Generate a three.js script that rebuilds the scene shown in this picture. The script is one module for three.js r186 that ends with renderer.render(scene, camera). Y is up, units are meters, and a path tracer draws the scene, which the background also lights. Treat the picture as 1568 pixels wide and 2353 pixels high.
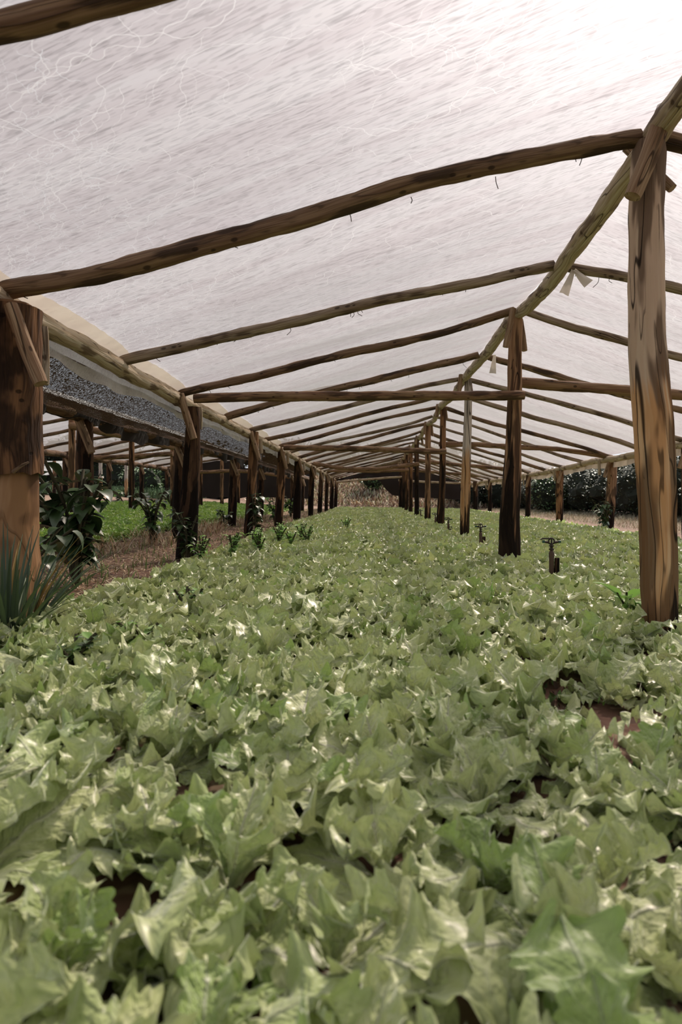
import * as THREE from 'three';
import { mergeGeometries } from 'three/addons/utils/BufferGeometryUtils.js';
import { ImprovedNoise } from 'three/addons/math/ImprovedNoise.js';

// ---------------------------------------------------------------- camera, sky, sun, exposure
const FW = 1568, FH = 2353, F = 1569, VX = 855, VY = 1140;      // focal length and horizon point in pixels
const CAMY = 1.0;                                               // eye height above the lowest ground
const scene = new THREE.Scene();
const camera = new THREE.PerspectiveCamera(2 * Math.atan(FH / 2 / F) * 180 / Math.PI, FW / FH, 0.05, 400);
camera.position.set(0, CAMY, 0);
camera.lookAt(0, CAMY, -10);
camera.setViewOffset(FW, FH, FW / 2 - VX, FH / 2 - VY, FW, FH); // risen lens: the poles stay upright
camera.focus = 6.0;
camera.userData.fStop = 3.2;
camera.updateProjectionMatrix();

const sunDir = new THREE.Vector3().setFromSphericalCoords(1, THREE.MathUtils.degToRad(90 - 46), Math.PI - THREE.MathUtils.degToRad(31));
const SKY = { aureole: 6, width: 13 };
// hazy bright sky: pale overall, a little bluer overhead, with the wide aureole that haze makes round the sun
const skyTex = (() => {
  const w = 512, h = 256, d = new Float32Array(w * h * 4);
  for (let y = 0, o = 0; y < h; y++) for (let x = 0; x < w; x++, o += 4) {
    const el = ((y + .5) / h - .5) * Math.PI, az = ((x + .5) / w - .5) * 2 * Math.PI, v = new THREE.Vector3(Math.cos(el) * Math.cos(az), Math.sin(el), Math.cos(el) * Math.sin(az));
    const a = Math.acos(Math.min(1, v.dot(sunDir))) * 180 / Math.PI, up = Math.max(0, v.y), k = .5 - .12 * up;
    const au = SKY.aureole * Math.exp(-a / SKY.width);
    d[o] = k * (.93 - .10 * up) + au; d[o + 1] = k * (.97 - .04 * up) + au * .975; d[o + 2] = k * (1.04 + .05 * up) + au * .93; d[o + 3] = 1;
    if (v.y < 0) { const f = Math.min(1, -v.y * 8); for (let c = 0; c < 3; c++) d[o + c] *= 1 - .7 * f; }
  }
  const t = new THREE.DataTexture(d, w, h, THREE.RGBAFormat, THREE.FloatType); t.mapping = THREE.EquirectangularReflectionMapping; t.magFilter = t.minFilter = THREE.LinearFilter; t.needsUpdate = true; return t;
})();
scene.background = skyTex; scene.environment = skyTex;

const sun = new THREE.DirectionalLight(0xfff3e2, 6.6);
sun.name = 'sun';
sun.position.copy(sunDir).multiplyScalar(60).add(new THREE.Vector3(0, 0, -20));
sun.target.position.set(0, 0, -20);
sun.castShadow = true;
sun.shadow.radius = 8;
Object.assign(sun.shadow.camera, { left: -40, right: 40, top: 40, bottom: -40, near: 1, far: 140 });
sun.shadow.mapSize.set(4096, 4096);
scene.add(sun, sun.target);

const renderer = new THREE.WebGLRenderer({ antialias: true });
renderer.toneMapping = THREE.LinearToneMapping;
renderer.toneMappingExposure = 1.32;
renderer.shadowMap.enabled = true;

// ---------------------------------------------------------------- helpers
let seed = 12345;
function rnd() { seed = (seed + 0x6d2b79f5) | 0; let t = Math.imul(seed ^ (seed >>> 15), 1 | seed); t = (t + Math.imul(t ^ (t >>> 7), 61 | t)) ^ t; return ((t ^ (t >>> 14)) >>> 0) / 4294967296; }
const rr = (a, b) => a + (b - a) * rnd();
const lerp = (a, b, t) => a + (b - a) * t;
const clamp = (x, a = 0, b = 1) => Math.min(b, Math.max(a, x));
const smooth = (a, b, x) => { const t = clamp((x - a) / (b - a)); return t * t * (3 - 2 * t); };
const V = (x, y, z) => new THREE.Vector3(x, y, z);
const pn = new ImprovedNoise();
const noise = (x, y = 0, z = 0) => pn.noise(x + 31.7, y + 11.3, z + 7.9);
const R = (rel) => rel + CAMY;                                   // height given from eye level -> world y
// the point seen at pixel (px, py) that stands D metres ahead
const at = (px, py, D) => V((px - VX) * D / F, CAMY - (py - VY) * D / F, -D);
function curve1(table) {                                         // piecewise linear function
  return (x) => {
    if (x <= table[0][0]) return table[0][1];
    for (let i = 1; i < table.length; i++) if (x <= table[i][0]) return lerp(table[i - 1][1], table[i][1], (x - table[i - 1][0]) / (table[i][0] - table[i - 1][0]));
    return table[table.length - 1][1];
  };
}
const taken = {};
function numbered(name) { const n = taken[name] = (taken[name] ?? -1) + 1; return n ? name + '_' + String(n).padStart(3, '0') : name; }
function tag(o, label, category, group, kind) {
  if (label) o.userData.label = label;
  if (category) o.userData.category = category;
  if (group) o.userData.group = group;
  if (kind) o.userData.kind = kind;
  return o;
}
function thing(name, label, category, pos = [0, 0, 0], turn = 0, group) {
  const o = new THREE.Group();
  o.name = numbered(name); o.position.set(...pos); o.rotation.y = turn;
  scene.add(o);
  return tag(o, label, category, group);
}
function part(name, geo, m, parent) { const o = new THREE.Mesh(geo, m); o.name = name; parent.add(o); return o; }
const ordinal = ['first', 'second', 'third', 'fourth', 'fifth', 'sixth', 'seventh', 'eighth', 'ninth', 'tenth', 'eleventh', 'twelfth', 'thirteenth', 'fourteenth', 'fifteenth', 'sixteenth', 'seventeenth', 'eighteenth', 'nineteenth', 'twentieth', 'twenty-first', 'twenty-second'];

// ---------------------------------------------------------------- textures (tileable value noise)
const H = new Float32Array(65536); for (let i = 0; i < 65536; i++) H[i] = rnd();
function vn(x, y, px, py, s = 0) {                               // periodic value noise, periods px, py
  const ix = Math.floor(x), iy = Math.floor(y); let fx = x - ix, fy = y - iy;
  fx = fx * fx * (3 - 2 * fx); fy = fy * fy * (3 - 2 * fy);
  const x0 = ((ix % px) + px) % px, x1 = (x0 + 1) % px, y0 = ((iy % py) + py) % py, y1 = (y0 + 1) % py;
  const h = (a, b) => H[(a * 131 + b * 7919 + s * 2741 + ((a * b) & 255)) & 65535];
  return lerp(lerp(h(x0, y0), h(x1, y0), fx), lerp(h(x0, y1), h(x1, y1), fx), fy);
}
function fb(u, v, fx, fy, s, oct = 3) { let a = 0, w = .5, t = 0; for (let i = 0; i < oct; i++) { a += w * vn(u * fx, v * fy, fx, fy, s + i * 17); t += w; w *= .5; fx *= 2; fy *= 2; } return a / t; }
const toS = (c) => { c = clamp(c); return 255 * (c <= .0031308 ? 12.92 * c : 1.055 * Math.pow(c, 1 / 2.4) - .055); };
function colourTex(w, h, fn) {                                   // fn(u, v) -> linear rgb
  const d = new Uint8Array(w * h * 4);
  for (let y = 0, o = 0; y < h; y++) for (let x = 0; x < w; x++, o += 4) { const c = fn((x + .5) / w, (y + .5) / h); d[o] = toS(c[0]); d[o + 1] = toS(c[1]); d[o + 2] = toS(c[2]); d[o + 3] = 255; }
  const t = new THREE.DataTexture(d, w, h); t.colorSpace = THREE.SRGBColorSpace; return finish(t);
}
function greyTex(w, h, fn) {
  const d = new Uint8Array(w * h * 4);
  for (let y = 0, o = 0; y < h; y++) for (let x = 0; x < w; x++, o += 4) { const c = 255 * clamp(fn((x + .5) / w, (y + .5) / h)); d[o] = d[o + 1] = d[o + 2] = c; d[o + 3] = 255; }
  return finish(new THREE.DataTexture(d, w, h));
}
function finish(t) { t.wrapS = t.wrapT = THREE.RepeatWrapping; t.magFilter = THREE.LinearFilter; t.minFilter = THREE.LinearMipmapLinearFilter; t.generateMipmaps = true; t.anisotropy = 8; t.needsUpdate = true; return t; }
const mixc = (a, b, t) => [lerp(a[0], b[0], t), lerp(a[1], b[1], t), lerp(a[2], b[2], t)];

function woodMaterial(s, base, pale, dark, { bark = .3, cracks = 1, rough = .82, bump = .012 } = {}) {
  const knots = []; for (let i = 0; i < 9; i++) knots.push([rnd(), rnd(), rr(.5, 1)]);
  const field = (u, v) => {
    const wob = (vn(u * 6, v * 6, 6, 6, s + 50) - .5) * .06;
    const uu = u + wob;
    const g = fb(uu, v, 14, 3, s, 3), f = fb(uu, v, 56, 8, s + 9, 2), b = fb(u, v, 4, 5, s + 23, 4);
    const c = Math.abs(fb(uu, v, 9, 2, s + 31, 2) - .5);
    let k = 0;
    for (const [ku, kv, kr] of knots) { let du = Math.abs(u - ku); du = Math.min(du, 1 - du); let dv = Math.abs(v - kv); dv = Math.min(dv, 1 - dv); const d = Math.hypot(du / .055, dv / .02) / kr; k = Math.max(k, 1 - smooth(.5, 1, d)); }
    return { g, f, b, crack: cracks * (1 - smooth(.004, .02, c)) * smooth(.35, .6, vn(u * 5, v * 4, 5, 4, s + 77)), k };
  };
  const map = colourTex(256, 1024, (u, v) => {
    const q = field(u, v);
    let c = mixc(base, pale, smooth(.3, .75, q.g * .6 + q.f * .4));
    c = mixc(c, dark, smooth(.62 - bark * .25, .74 - bark * .2, q.b * .75 + q.f * .25) * .85);
    c = mixc(c, [dark[0] * .5, dark[1] * .5, dark[2] * .5], clamp(q.crack * .85 + q.k * .75));
    return c;
  });
  const bm = greyTex(256, 1024, (u, v) => { const q = field(u, v); return .45 + .3 * (q.g - .5) + .35 * (q.f - .5) + .25 * (q.b - .5) - .4 * q.crack + .15 * q.k; });
  return new THREE.MeshPhysicalMaterial({ map, bumpMap: bm, bumpScale: bump, roughness: rough, specularIntensity: .4 });
}
// a whole post from foot (v = 0) to head (v = 1): charred and damp foot with a ragged upper outline, cracks along the grain
function postMaterial(s, wood, pale, dark, { foot = .35, rag = .25, paleTop = 0, bark = 0, blots = .2, cracked = 1 } = {}) {
  const field = (u, v) => {
    const uu = u + (vn(u * 5, v * 9, 5, 99, s + 5) - .5) * .07;
    const g = fb(uu, v, 16, 5, s, 3), f = fb(uu, v, 60, 14, s + 9, 2), b = fb(u, v, 5, 7, s + 23, 4);
    const c = Math.abs(fb(uu, v, 7, 2, s + 31, 2) - .5), c2 = Math.abs(fb(uu, v, 15, 4, s + 41, 2) - .5);
    const edge = foot + rag * ((fb(u, v, 9, 3, s + 61, 3) - .5) * 2.6 + (f - .5) * .5);
    const crack = Math.max((1 - smooth(.004, .018, c)), .8 * (1 - smooth(.004, .014, c2)) * smooth(.45, .6, b));
    return { g, f, b, crack, stain: 1 - smooth(edge - .015, edge + .02, v), blot: smooth(.62 - blots * .2, .72 - blots * .2, fb(uu, v, 6, 4, s + 71, 4)) * smooth(.02, .1, blots) };
  };
  const map = colourTex(512, 1024, (u, v) => {
    const q = field(u, v);
    let c = mixc(wood, pale, smooth(.35, .75, q.g * .6 + q.f * .4));
    if (paleTop) c = mixc(c, [.46, .42, .37], paleTop * smooth(.5, .62, v + .25 * (q.b - .5) + .1 * (q.f - .5)));
    if (bark) c = mixc(c, mixc(dark, wood, .25 + .35 * q.b), bark * smooth(.4, .46, q.b * .5 + v * .42));
    c = mixc(c, dark, q.blot * .75);
    c = mixc(c, mixc([.007, .005, .004], wood, .05 * smooth(.5, .8, q.f)), q.stain * .94);
    return mixc(c, [.012, .009, .007], clamp(q.crack) * .9 * cracked);
  });
  const bm = greyTex(512, 1024, (u, v) => { const q = field(u, v); return .5 + .25 * (q.g - .5) + .3 * (q.f - .5) + .3 * (q.b - .5) - .45 * q.crack; });
  return new THREE.MeshPhysicalMaterial({ map, bumpMap: bm, bumpScale: .012, roughness: .9, specularIntensity: .25 });
}
const M = {};
M.rafter = woodMaterial(1, [.125, .075, .045], [.25, .17, .105], [.035, .022, .015], { bark: .45 });
M.rafterGrey = woodMaterial(2, [.17, .12, .08], [.33, .27, .2], [.05, .03, .02], { bark: .35 });
M.pale = woodMaterial(3, [.34, .265, .175], [.52, .46, .36], [.10, .06, .035], { bark: .25 });
M.tie = woodMaterial(4, [.16, .085, .05], [.27, .18, .10], [.045, .026, .016], { bark: .3 });
M.cleat = woodMaterial(5, [.20, .12, .07], [.34, .25, .16], [.06, .035, .02], { bark: .3 });
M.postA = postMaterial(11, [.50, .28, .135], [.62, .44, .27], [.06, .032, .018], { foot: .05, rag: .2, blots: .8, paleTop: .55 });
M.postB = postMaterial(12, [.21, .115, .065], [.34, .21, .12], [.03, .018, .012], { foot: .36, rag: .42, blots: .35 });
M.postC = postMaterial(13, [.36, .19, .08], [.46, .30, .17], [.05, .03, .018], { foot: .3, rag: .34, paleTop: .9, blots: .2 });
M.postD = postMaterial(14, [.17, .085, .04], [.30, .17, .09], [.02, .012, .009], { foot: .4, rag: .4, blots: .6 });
M.postE = postMaterial(15, [.055, .03, .018], [.11, .065, .036], [.012, .008, .006], { foot: .6, rag: .5, blots: .5 });  // near-black wood and tall stain put the backlit shade of these posts into colour
M.postBark = postMaterial(16, [.27, .15, .075], [.36, .22, .12], [.09, .05, .028], { foot: .06, rag: .05, bark: .95, blots: .35, cracked: .25 });
M.endGrain = new THREE.MeshStandardMaterial({ color: new THREE.Color(.12, .07, .045), roughness: .9 });

// ---------------------------------------------------------------- poles
function poleGeo(pts, r0, r1, { seg, radial = 10, lump = .09, wob = 0, fluted = 0, vScale = .66, unitV = false, flare = 0, flat = 1, taperAt } = {}) {
  const c = new THREE.CatmullRomCurve3(pts, false, 'centripetal'), len = c.getLength(), n = seg ?? Math.max(4, Math.ceil(len / .12));
  const pos = [], uv = [], idx = [], s0 = rr(0, 50), u0 = rnd(), v0 = rnd();
  const T = V(), up = Math.abs(c.getTangentAt(.5).y) > .8 ? V(0, 0, 1) : V(0, 1, 0), X = V(), Y = V(), P = V();
  for (let i = 0; i <= n; i++) {
    const t = i / n; c.getPointAt(t, P); c.getTangentAt(t, T);
    X.crossVectors(T, up).normalize(); Y.crossVectors(X, T).normalize();
    if (wob) { P.addScaledVector(X, wob * noise(t * len * .9, s0, 3)); P.addScaledVector(Y, wob * noise(t * len * .9, s0, 9)); }
    let r = taperAt ? taperAt(t) : lerp(r0, r1, t); if (flare) r *= 1 + flare * (1 - smooth(0, .22, t));
    const edge = (i === 0 || i === n) ? .93 : 1;
    for (let j = 0; j <= radial; j++) {
      const a = j / radial * 2 * Math.PI, ca = Math.cos(a), sa = Math.sin(a);
      const k = 1 + lump * noise(ca * .9 + s0, sa * .9, t * len * 3.2) + lump * .6 * noise(ca * 2 + s0, sa * 2, t * len * 9) + fluted * noise(ca * 2.6, sa * 2.6, s0 + t * len * .5);
      const q = P.clone().addScaledVector(X, ca * r * k * edge).addScaledVector(Y, sa * r * k * edge * flat);
      pos.push(q.x, q.y, q.z); uv.push(u0 + j / radial, unitV ? t : v0 + t * len * vScale);
    }
  }
  const w = radial + 1;
  for (let i = 0; i < n; i++) for (let j = 0; j < radial; j++) { const a = i * w + j, b = a + 1, d = a + w, e = d + 1; idx.push(a, b, d, b, e, d); }
  const g = new THREE.BufferGeometry();
  g.setAttribute('position', new THREE.Float32BufferAttribute(pos, 3)); g.setAttribute('uv', new THREE.Float32BufferAttribute(uv, 2)); g.setIndex(idx); g.computeVertexNormals();
  const nm = g.attributes.normal;                               // close the seam
  for (let i = 0; i <= n; i++) { const a = i * w, b = a + radial; const x = nm.getX(a) + nm.getX(b), y = nm.getY(a) + nm.getY(b), z = nm.getZ(a) + nm.getZ(b), l = Math.hypot(x, y, z) || 1; nm.setXYZ(a, x / l, y / l, z / l); nm.setXYZ(b, x / l, y / l, z / l); }
  const caps = [];                                              // sawn ends
  for (const [row, dir] of [[0, -1], [n, 1]]) {
    const cp = [], ci = [], cu = []; let cx = 0, cy = 0, cz = 0;
    for (let j = 0; j < radial; j++) { const o = (row * w + j) * 3; cx += pos[o]; cy += pos[o + 1]; cz += pos[o + 2]; }
    cp.push(cx / radial, cy / radial, cz / radial); cu.push(.5, .5);
    for (let j = 0; j < radial; j++) { const o = (row * w + j) * 3; cp.push(pos[o], pos[o + 1], pos[o + 2]); cu.push(.5 + .05 * Math.cos(j), .5 + .02 * Math.sin(j)); }
    for (let j = 0; j < radial; j++) { const a = 1 + j, b = 1 + (j + 1) % radial; dir > 0 ? ci.push(0, a, b) : ci.push(0, b, a); }
    const q = new THREE.BufferGeometry(); q.setAttribute('position', new THREE.Float32BufferAttribute(cp, 3)); q.setAttribute('uv', new THREE.Float32BufferAttribute(cu, 2)); q.setIndex(ci); q.computeVertexNormals(); caps.push(q);
  }
  return mergeGeometries([g, ...caps]);
}
// thin shreds of bark that hang from a pole
const shredMat = new THREE.MeshStandardMaterial({ color: new THREE.Color(.06, .04, .028), roughness: 1, side: THREE.DoubleSide });
function shred(parent, p, l) {
  const a = rr(-.6, .6);
  const g = new THREE.TubeGeometry(new THREE.CatmullRomCurve3([p, V(p.x + a * l * .4, p.y - l * .5, p.z + rr(-.3, .3) * l), V(p.x + rr(-.5, .9) * l, p.y - l, p.z)]), 5, .0025, 4);
  part('bark_shred', g, shredMat, parent);
}

// ---------------------------------------------------------------- ground heights
const prof = curve1([[-60, .9], [-20, .12], [-13.6, -.04], [-11.7, -.16], [-10.6, -.3], [-6.9, -.50], [-3.5, -.70], [-3.2, -.70], [-2.6, -.71], [-2.05, -.70], [-1.85, -.74], [1.6, -.80], [5.0, -.84], [5.35, -.84], [7, -.86], [9, -.84], [14, -.6], [40, 0]]);
function groundRel(X, D) {
  const bank = smooth(42.5, 53, D) * 2.3 * smooth(-11, -7, X) * (1 - smooth(7, 10, X) * .7);
  return prof(X) + bank + .015 * noise(X * 1.3, D * 1.3) + .006 * noise(X * 5, D * 5) + bank * (.1 * noise(X * 1.1, D * 1.1, 4) + .07 * noise(X * 3, D * 3, 2));
}
const gy = (X, D) => R(groundRel(X, D));

// ---------------------------------------------------------------- ground
{
  const xs = [], ds = [];
  for (let x = -60; x < -14; x += 2) xs.push(x); for (let x = -14; x < 12; x += .2) xs.push(x); for (let x = 12; x <= 60; x += 2) xs.push(x);
  for (let d = -8; d < 60; d += .4) ds.push(d); for (let d = 60; d <= 110; d += 5) ds.push(d);
  const pos = [], uv = [], idx = [];
  for (const d of ds) for (const x of xs) { pos.push(x, gy(x, d), -d); uv.push(x / 3, d / 3); }
  const w = xs.length;
  for (let i = 0; i < ds.length - 1; i++) for (let j = 0; j < w - 1; j++) { const a = i * w + j, b = a + 1, c = a + w, e = c + 1; idx.push(a, b, c, b, e, c); }
  const g = new THREE.BufferGeometry(); g.setAttribute('position', new THREE.Float32BufferAttribute(pos, 3)); g.setAttribute('uv', new THREE.Float32BufferAttribute(uv, 2)); g.setIndex(idx); g.computeVertexNormals();
  const f = (u, v) => ({ a: fb(u, v, 5, 5, 301, 4), b: fb(u, v, 40, 40, 311, 3), c: fb(u, v, 90, 60, 321, 2) });
  const map = colourTex(1024, 1024, (u, v) => {
    const q = f(u, v);
    let c = mixc([.075, .036, .023], [.15, .078, .05], q.b);
    c = mixc(c, [.24, .17, .11], smooth(.48, .62, q.a * .5 + q.c * .5) * .8);
    return mixc(c, [.03, .016, .01], smooth(.62, .72, q.b) * .7);
  });
  const bm = greyTex(1024, 1024, (u, v) => { const q = f(u, v); return .3 * q.a + .5 * q.b + .2 * q.c; });
  const o = new THREE.Mesh(g, new THREE.MeshStandardMaterial({ map, bumpMap: bm, bumpScale: .03, roughness: 1 }));
  o.name = 'ground'; scene.add(tag(o, 'red brown soil littered with dry straw under and around the sheds', 'ground', null, 'structure'));
}

// ---------------------------------------------------------------- sheds: where eaves and ridges run (heights from eye level)
const DP = [0, 3.94, 7.58, 11.9, 15.7, 19.6, 23.6, 27.5, 31.4, 35.3, 39.2];   // distances of the post rows
const A = {
  ridgeX: (D) => 1.62 + .02 * Math.sin(D * 1.1), ridgeY: curve1([[0, 2.08], [3.94, 2.06], [4.6, 1.98], [5.9, 1.965], [6.8, 1.98], [7.58, 2.05], [9.8, 2.03], [11.9, 2.04], [15.7, 2.04], [19.6, 2.06], [23.6, 2.02], [31.4, 1.95], [40, 1.9]]),
  lx: (D) => -2.12, ly: curve1([[0, 1.14], [3.94, 1.12], [7.58, 1.085], [15.7, 1.08], [27.5, 1.03], [40, .93]]),
  rx: (D) => 5.47, ry: curve1([[0, 1.0], [11.9, .9], [15.7, .85], [19.6, .79], [23.6, .73], [31.4, .70], [40, .66]]),
};
const B = {
  ridgeX: () => -6.9, ridgeY: curve1([[0, 2.2], [20, 2.2], [40, 2.05]]),
  lx: () => -10.6, ly: curve1([[0, 1.42], [40, 1.42]]), rx: () => -3.2, ry: curve1([[0, .93], [7.6, .87], [15.7, .87], [40, .84]]),
};

// ---------------------------------------------------------------- plastic roof sheets
const filmTex = (() => {
  const W = 2048, cv = document.createElement('canvas'); cv.width = cv.height = W; const c = cv.getContext('2d');
  const d = c.createImageData(W, W), sk = -.27;                 // u runs down the slope, v along the shed; streaks lean as the sheet was pulled
  for (let y = 0, o = 0; y < W; y++) for (let x = 0; x < W; x++, o += 4) {
    const u = x / W, v = (y / W + sk * u + 1) % 1;
    const dash = fb(u, v, 44, 500, 401, 2), broad = fb(u, v, 3, 40, 411, 3), fine = fb(u, v, 110, 512, 421, 1), cloud = fb(u, v, 4, 5, 431, 3);
    let k = 1 - .10 * smooth(.56, .8, dash) - .035 * smooth(.45, .72, broad) - .06 * smooth(.55, .8, fine) - .02 * smooth(.45, .7, cloud);
    const warm = .5 + .5 * smooth(.4, .7, broad);
    d.data[o] = clamp(.90 * k, 0, 1) * 255; d.data[o + 1] = clamp(.90 * (k - .022 * warm), 0, 1) * 255; d.data[o + 2] = clamp(.90 * (k - .018 * warm), 0, 1) * 255; d.data[o + 3] = 255;
  }
  c.putImageData(d, 0, 0);
  // pale hair-fine creases, crowded where the sheet is folded over the eave
  for (let i = 0; i < 420; i++) {
    const u0 = Math.pow(rnd(), 2.0) * .8 + .0; let x = u0 * W, y = rnd() * W, a = rr(-.6, .6) + .26, n = 20 + rnd() * 70;
    c.strokeStyle = `rgba(255,255,252,${rr(.25, .75)})`; c.lineWidth = rr(.8, 2.4); c.beginPath(); c.moveTo(x, y);
    for (let k = 0; k < n; k++) { a += rr(-.7, .7); a = lerp(a, .26, .12); x += Math.cos(a) * 7; y += Math.sin(a) * 7; c.lineTo(x, y); }
    c.stroke();
  }
  for (let i = 0; i < 1500; i++) {
    let x = Math.pow(rnd(), 1.6) * .3 * W, y = rnd() * W, a = rnd() * 6.28;
    c.strokeStyle = `rgba(250,255,255,${rr(.35, .8)})`; c.lineWidth = rr(.7, 1.6); c.beginPath(); c.moveTo(x, y);
    for (let k = 0; k < 12; k++) { a += rr(-.8, .8); x += Math.cos(a) * 5; y += Math.sin(a) * 5; c.lineTo(x, y); }
    c.stroke();
  }
  const t = new THREE.CanvasTexture(cv); t.colorSpace = THREE.SRGBColorSpace; return finish(t);
})();
const filmMat = new THREE.MeshPhysicalMaterial({ map: filmTex, color: new THREE.Color(.755, .72, .725), transmission: .85, thickness: 0, roughness: .53, ior: 1.4, side: THREE.DoubleSide, specularIntensity: .5 });
const flapMat = new THREE.MeshPhysicalMaterial({ map: filmTex, color: new THREE.Color(.80, .80, .76), transmission: .6, thickness: 0, roughness: .95, side: THREE.DoubleSide });
function gridGeo(nu, nv, fn, uvFn) {
  const pos = [], uv = [], idx = [];
  for (let j = 0; j <= nv; j++) for (let i = 0; i <= nu; i++) { const p = fn(i / nu, j / nv); pos.push(p.x, p.y, p.z); const q = uvFn ? uvFn(i / nu, j / nv, p) : [i / nu, j / nv]; uv.push(q[0], q[1]); }
  for (let j = 0; j < nv; j++) for (let i = 0; i < nu; i++) { const a = j * (nu + 1) + i, b = a + 1, c = a + nu + 1, e = c + 1; idx.push(a, b, c, b, e, c); }
  const g = new THREE.BufferGeometry(); g.setAttribute('position', new THREE.Float32BufferAttribute(pos, 3)); g.setAttribute('uv', new THREE.Float32BufferAttribute(uv, 2)); g.setIndex(idx); g.computeVertexNormals(); return g;
}
const rafterD = [2.06, 3.94, 5.85, 7.6, 9.9, 11.9, 13.7, 15.7, 17.7, 19.6, 21.6, 23.6, 25.5, 27.5, 29.4, 31.4, 33.4, 35.3, 37.3, 39.2];
function slope(S, side, d0, d1, lift = 0) {
  return gridGeo(16, Math.round((d1 - d0) / .22), (u, v) => {
    const D = lerp(d0, d1, v), ex = side < 0 ? S.lx(D) - .11 : S.rx(D) + .11, ey = side < 0 ? S.ly(D) : S.ry(D), rx = S.ridgeX(D), ry = S.ridgeY(D);
    const t = smooth(0, 1, u) * .12 + u * .88;
    let near = 9; for (const r of rafterD) near = Math.min(near, Math.abs(r - D));
    const billow = .035 * smooth(.1, .9, near) * Math.sin(Math.PI * clamp(u)) ;
    const x = lerp(ex, rx, u), y = lerp(ey + .105, ry + .085, t) - billow + .012 * noise(u * 5, D * .9, side);
    return V(x, R(y) + lift, -D);
  }, (u, v) => [u * .98 + .01, lerp(d0, d1, v) / 4]);
}
{
  const t = thing('plastic_roof_sheet', 'streaked translucent white plastic sheet stretched over the shed with lettuce', 'roof sheet');
  part('left_slope', slope(A, -1, -5, 40.3), filmMat, t); part('right_slope', slope(A, 1, -5, 40.3), filmMat, t);
  // the sheet is folded double along the left eave: a beige hem that bellies out between the rafters
  const hemMat = new THREE.MeshPhysicalMaterial({ color: new THREE.Color(.86, .80, .70), transmission: .6, thickness: 0, roughness: .95, side: THREE.DoubleSide });
  part('folded_hem', gridGeo(5, 420, (u, v) => {
    const D = lerp(2.2, 39.5, v); let k = 0; while (k < rafterD.length - 2 && rafterD[k + 1] < D) k++;
    const f = clamp((D - rafterD[k]) / (rafterD[k + 1] - rafterD[k])), w = .04 + .07 * Math.pow(Math.sin(Math.PI * f), .7) * (1 + .3 * noise(D * 2, 7)), x = A.lx(D) - .05 + u * (w + .05);
    const top = lerp(A.ly(D) + .105, A.ridgeY(D) + .085, (x - A.lx(D) + .11) / 3.85) - .02 - .035 * Math.sin(Math.PI * f) * .3;
    return V(x, R(top - .03 * (1 - u) * (1 - u)) + .004 * Math.sin(D * 40 + u * 4), -D);
  }, (u, v) => [u * .05, v * 9]), hemMat, t);
  const t2 = thing('plastic_roof_sheet', 'greyish translucent plastic sheet over the neighbouring shed beyond the path', 'roof sheet');
  part('left_slope', slope(B, -1, 2, 38), filmMat, t2); part('right_slope', slope(B, 1, 2, 38), filmMat, t2);
}

// ---------------------------------------------------------------- posts
function makePost(label, S, D, pix, mat, group, opts = {}) {
  // pix: rows [px, py, half width in px] from head to foot; the last one is carried on into the soil
  const rows = pix.map(([x, y, r]) => ({ p: at(x, y, D), r: r * D / F })), last = rows[rows.length - 1];
  const foot = V(last.p.x + (opts.lean ?? 0), gy(last.p.x, D) - .12, -D);
  if (last.p.y > foot.y + .03) rows.push({ p: foot, r: last.r });
  rows.reverse();
  const t = thing('support_post', label, 'post', [foot.x, foot.y, foot.z], 0, group);
  const L = []; let acc = 0; rows.forEach((q, i) => { if (i) acc += q.p.distanceTo(rows[i - 1].p); L.push([acc, q.r]); }); L.forEach((q) => q[0] /= acc);
  const rad = curve1(L), len = acc;
  part('trunk', poleGeo(rows.map((q) => q.p.clone().sub(foot)), 0, 0, { seg: D < 10 ? Math.ceil(len / .045) : Math.ceil(len / .14), radial: D < 10 ? 36 : 12, lump: opts.lump ?? .06, fluted: opts.fluted ?? .12, unitV: true, taperAt: rad }), mat, t);
  t.userData.top = rows[rows.length - 1].p; t.userData.foot = foot;
  return t;
}
function cleat(post, a, b, r, mat = M.cleat, flat = 1) { const f = post.userData.foot; part('cleat', poleGeo([a.clone().sub(f), a.clone().lerp(b, .5).sub(f).add(V(rr(-.008, .008), 0, 0)), b.clone().sub(f)], r, r * .95, { seg: 10, radial: 12, lump: .1, fluted: .1, flat }), mat, post); }

const cPix = [null,
  [[1494, 330, 37], [1489, 450, 38], [1488, 620, 38], [1491, 800, 40], [1501, 950, 43], [1509, 1100, 42], [1512, 1240, 41], [1516, 1400, 40]],
  [[1187, 728, 15], [1184, 820, 15], [1183, 900, 16], [1180, 1000, 17], [1178, 1080, 20], [1173, 1160, 22], [1171, 1230, 24], [1170, 1290, 26]],
  [[1077, 872, 9], [1076, 960, 9], [1073, 1040, 10], [1070, 1140, 11], [1068, 1240, 10.5]],
  [[1019, 938, 7], [1018, 1020, 7], [1017, 1100, 7.5], [1014, 1160, 8.5], [1012, 1214, 10]],
  [[984, 976, 6.5], [984, 1100, 6.5], [983, 1195, 7.5]],
  [[958, 1008, 5.5], [958, 1190, 5.5]], [[945, 1028, 4], [944, 1186, 5]], [[936, 1043, 4.5], [934, 1182, 4.5]], [[929, 1055, 3.6], [928, 1178, 4]], [[922, 1067, 4], [921, 1176, 4.5]]];
const cMat = [null, M.postA, M.postB, M.postC, M.postD, M.postB, M.postE, M.postD, M.postD, M.postE, M.postE];
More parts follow.
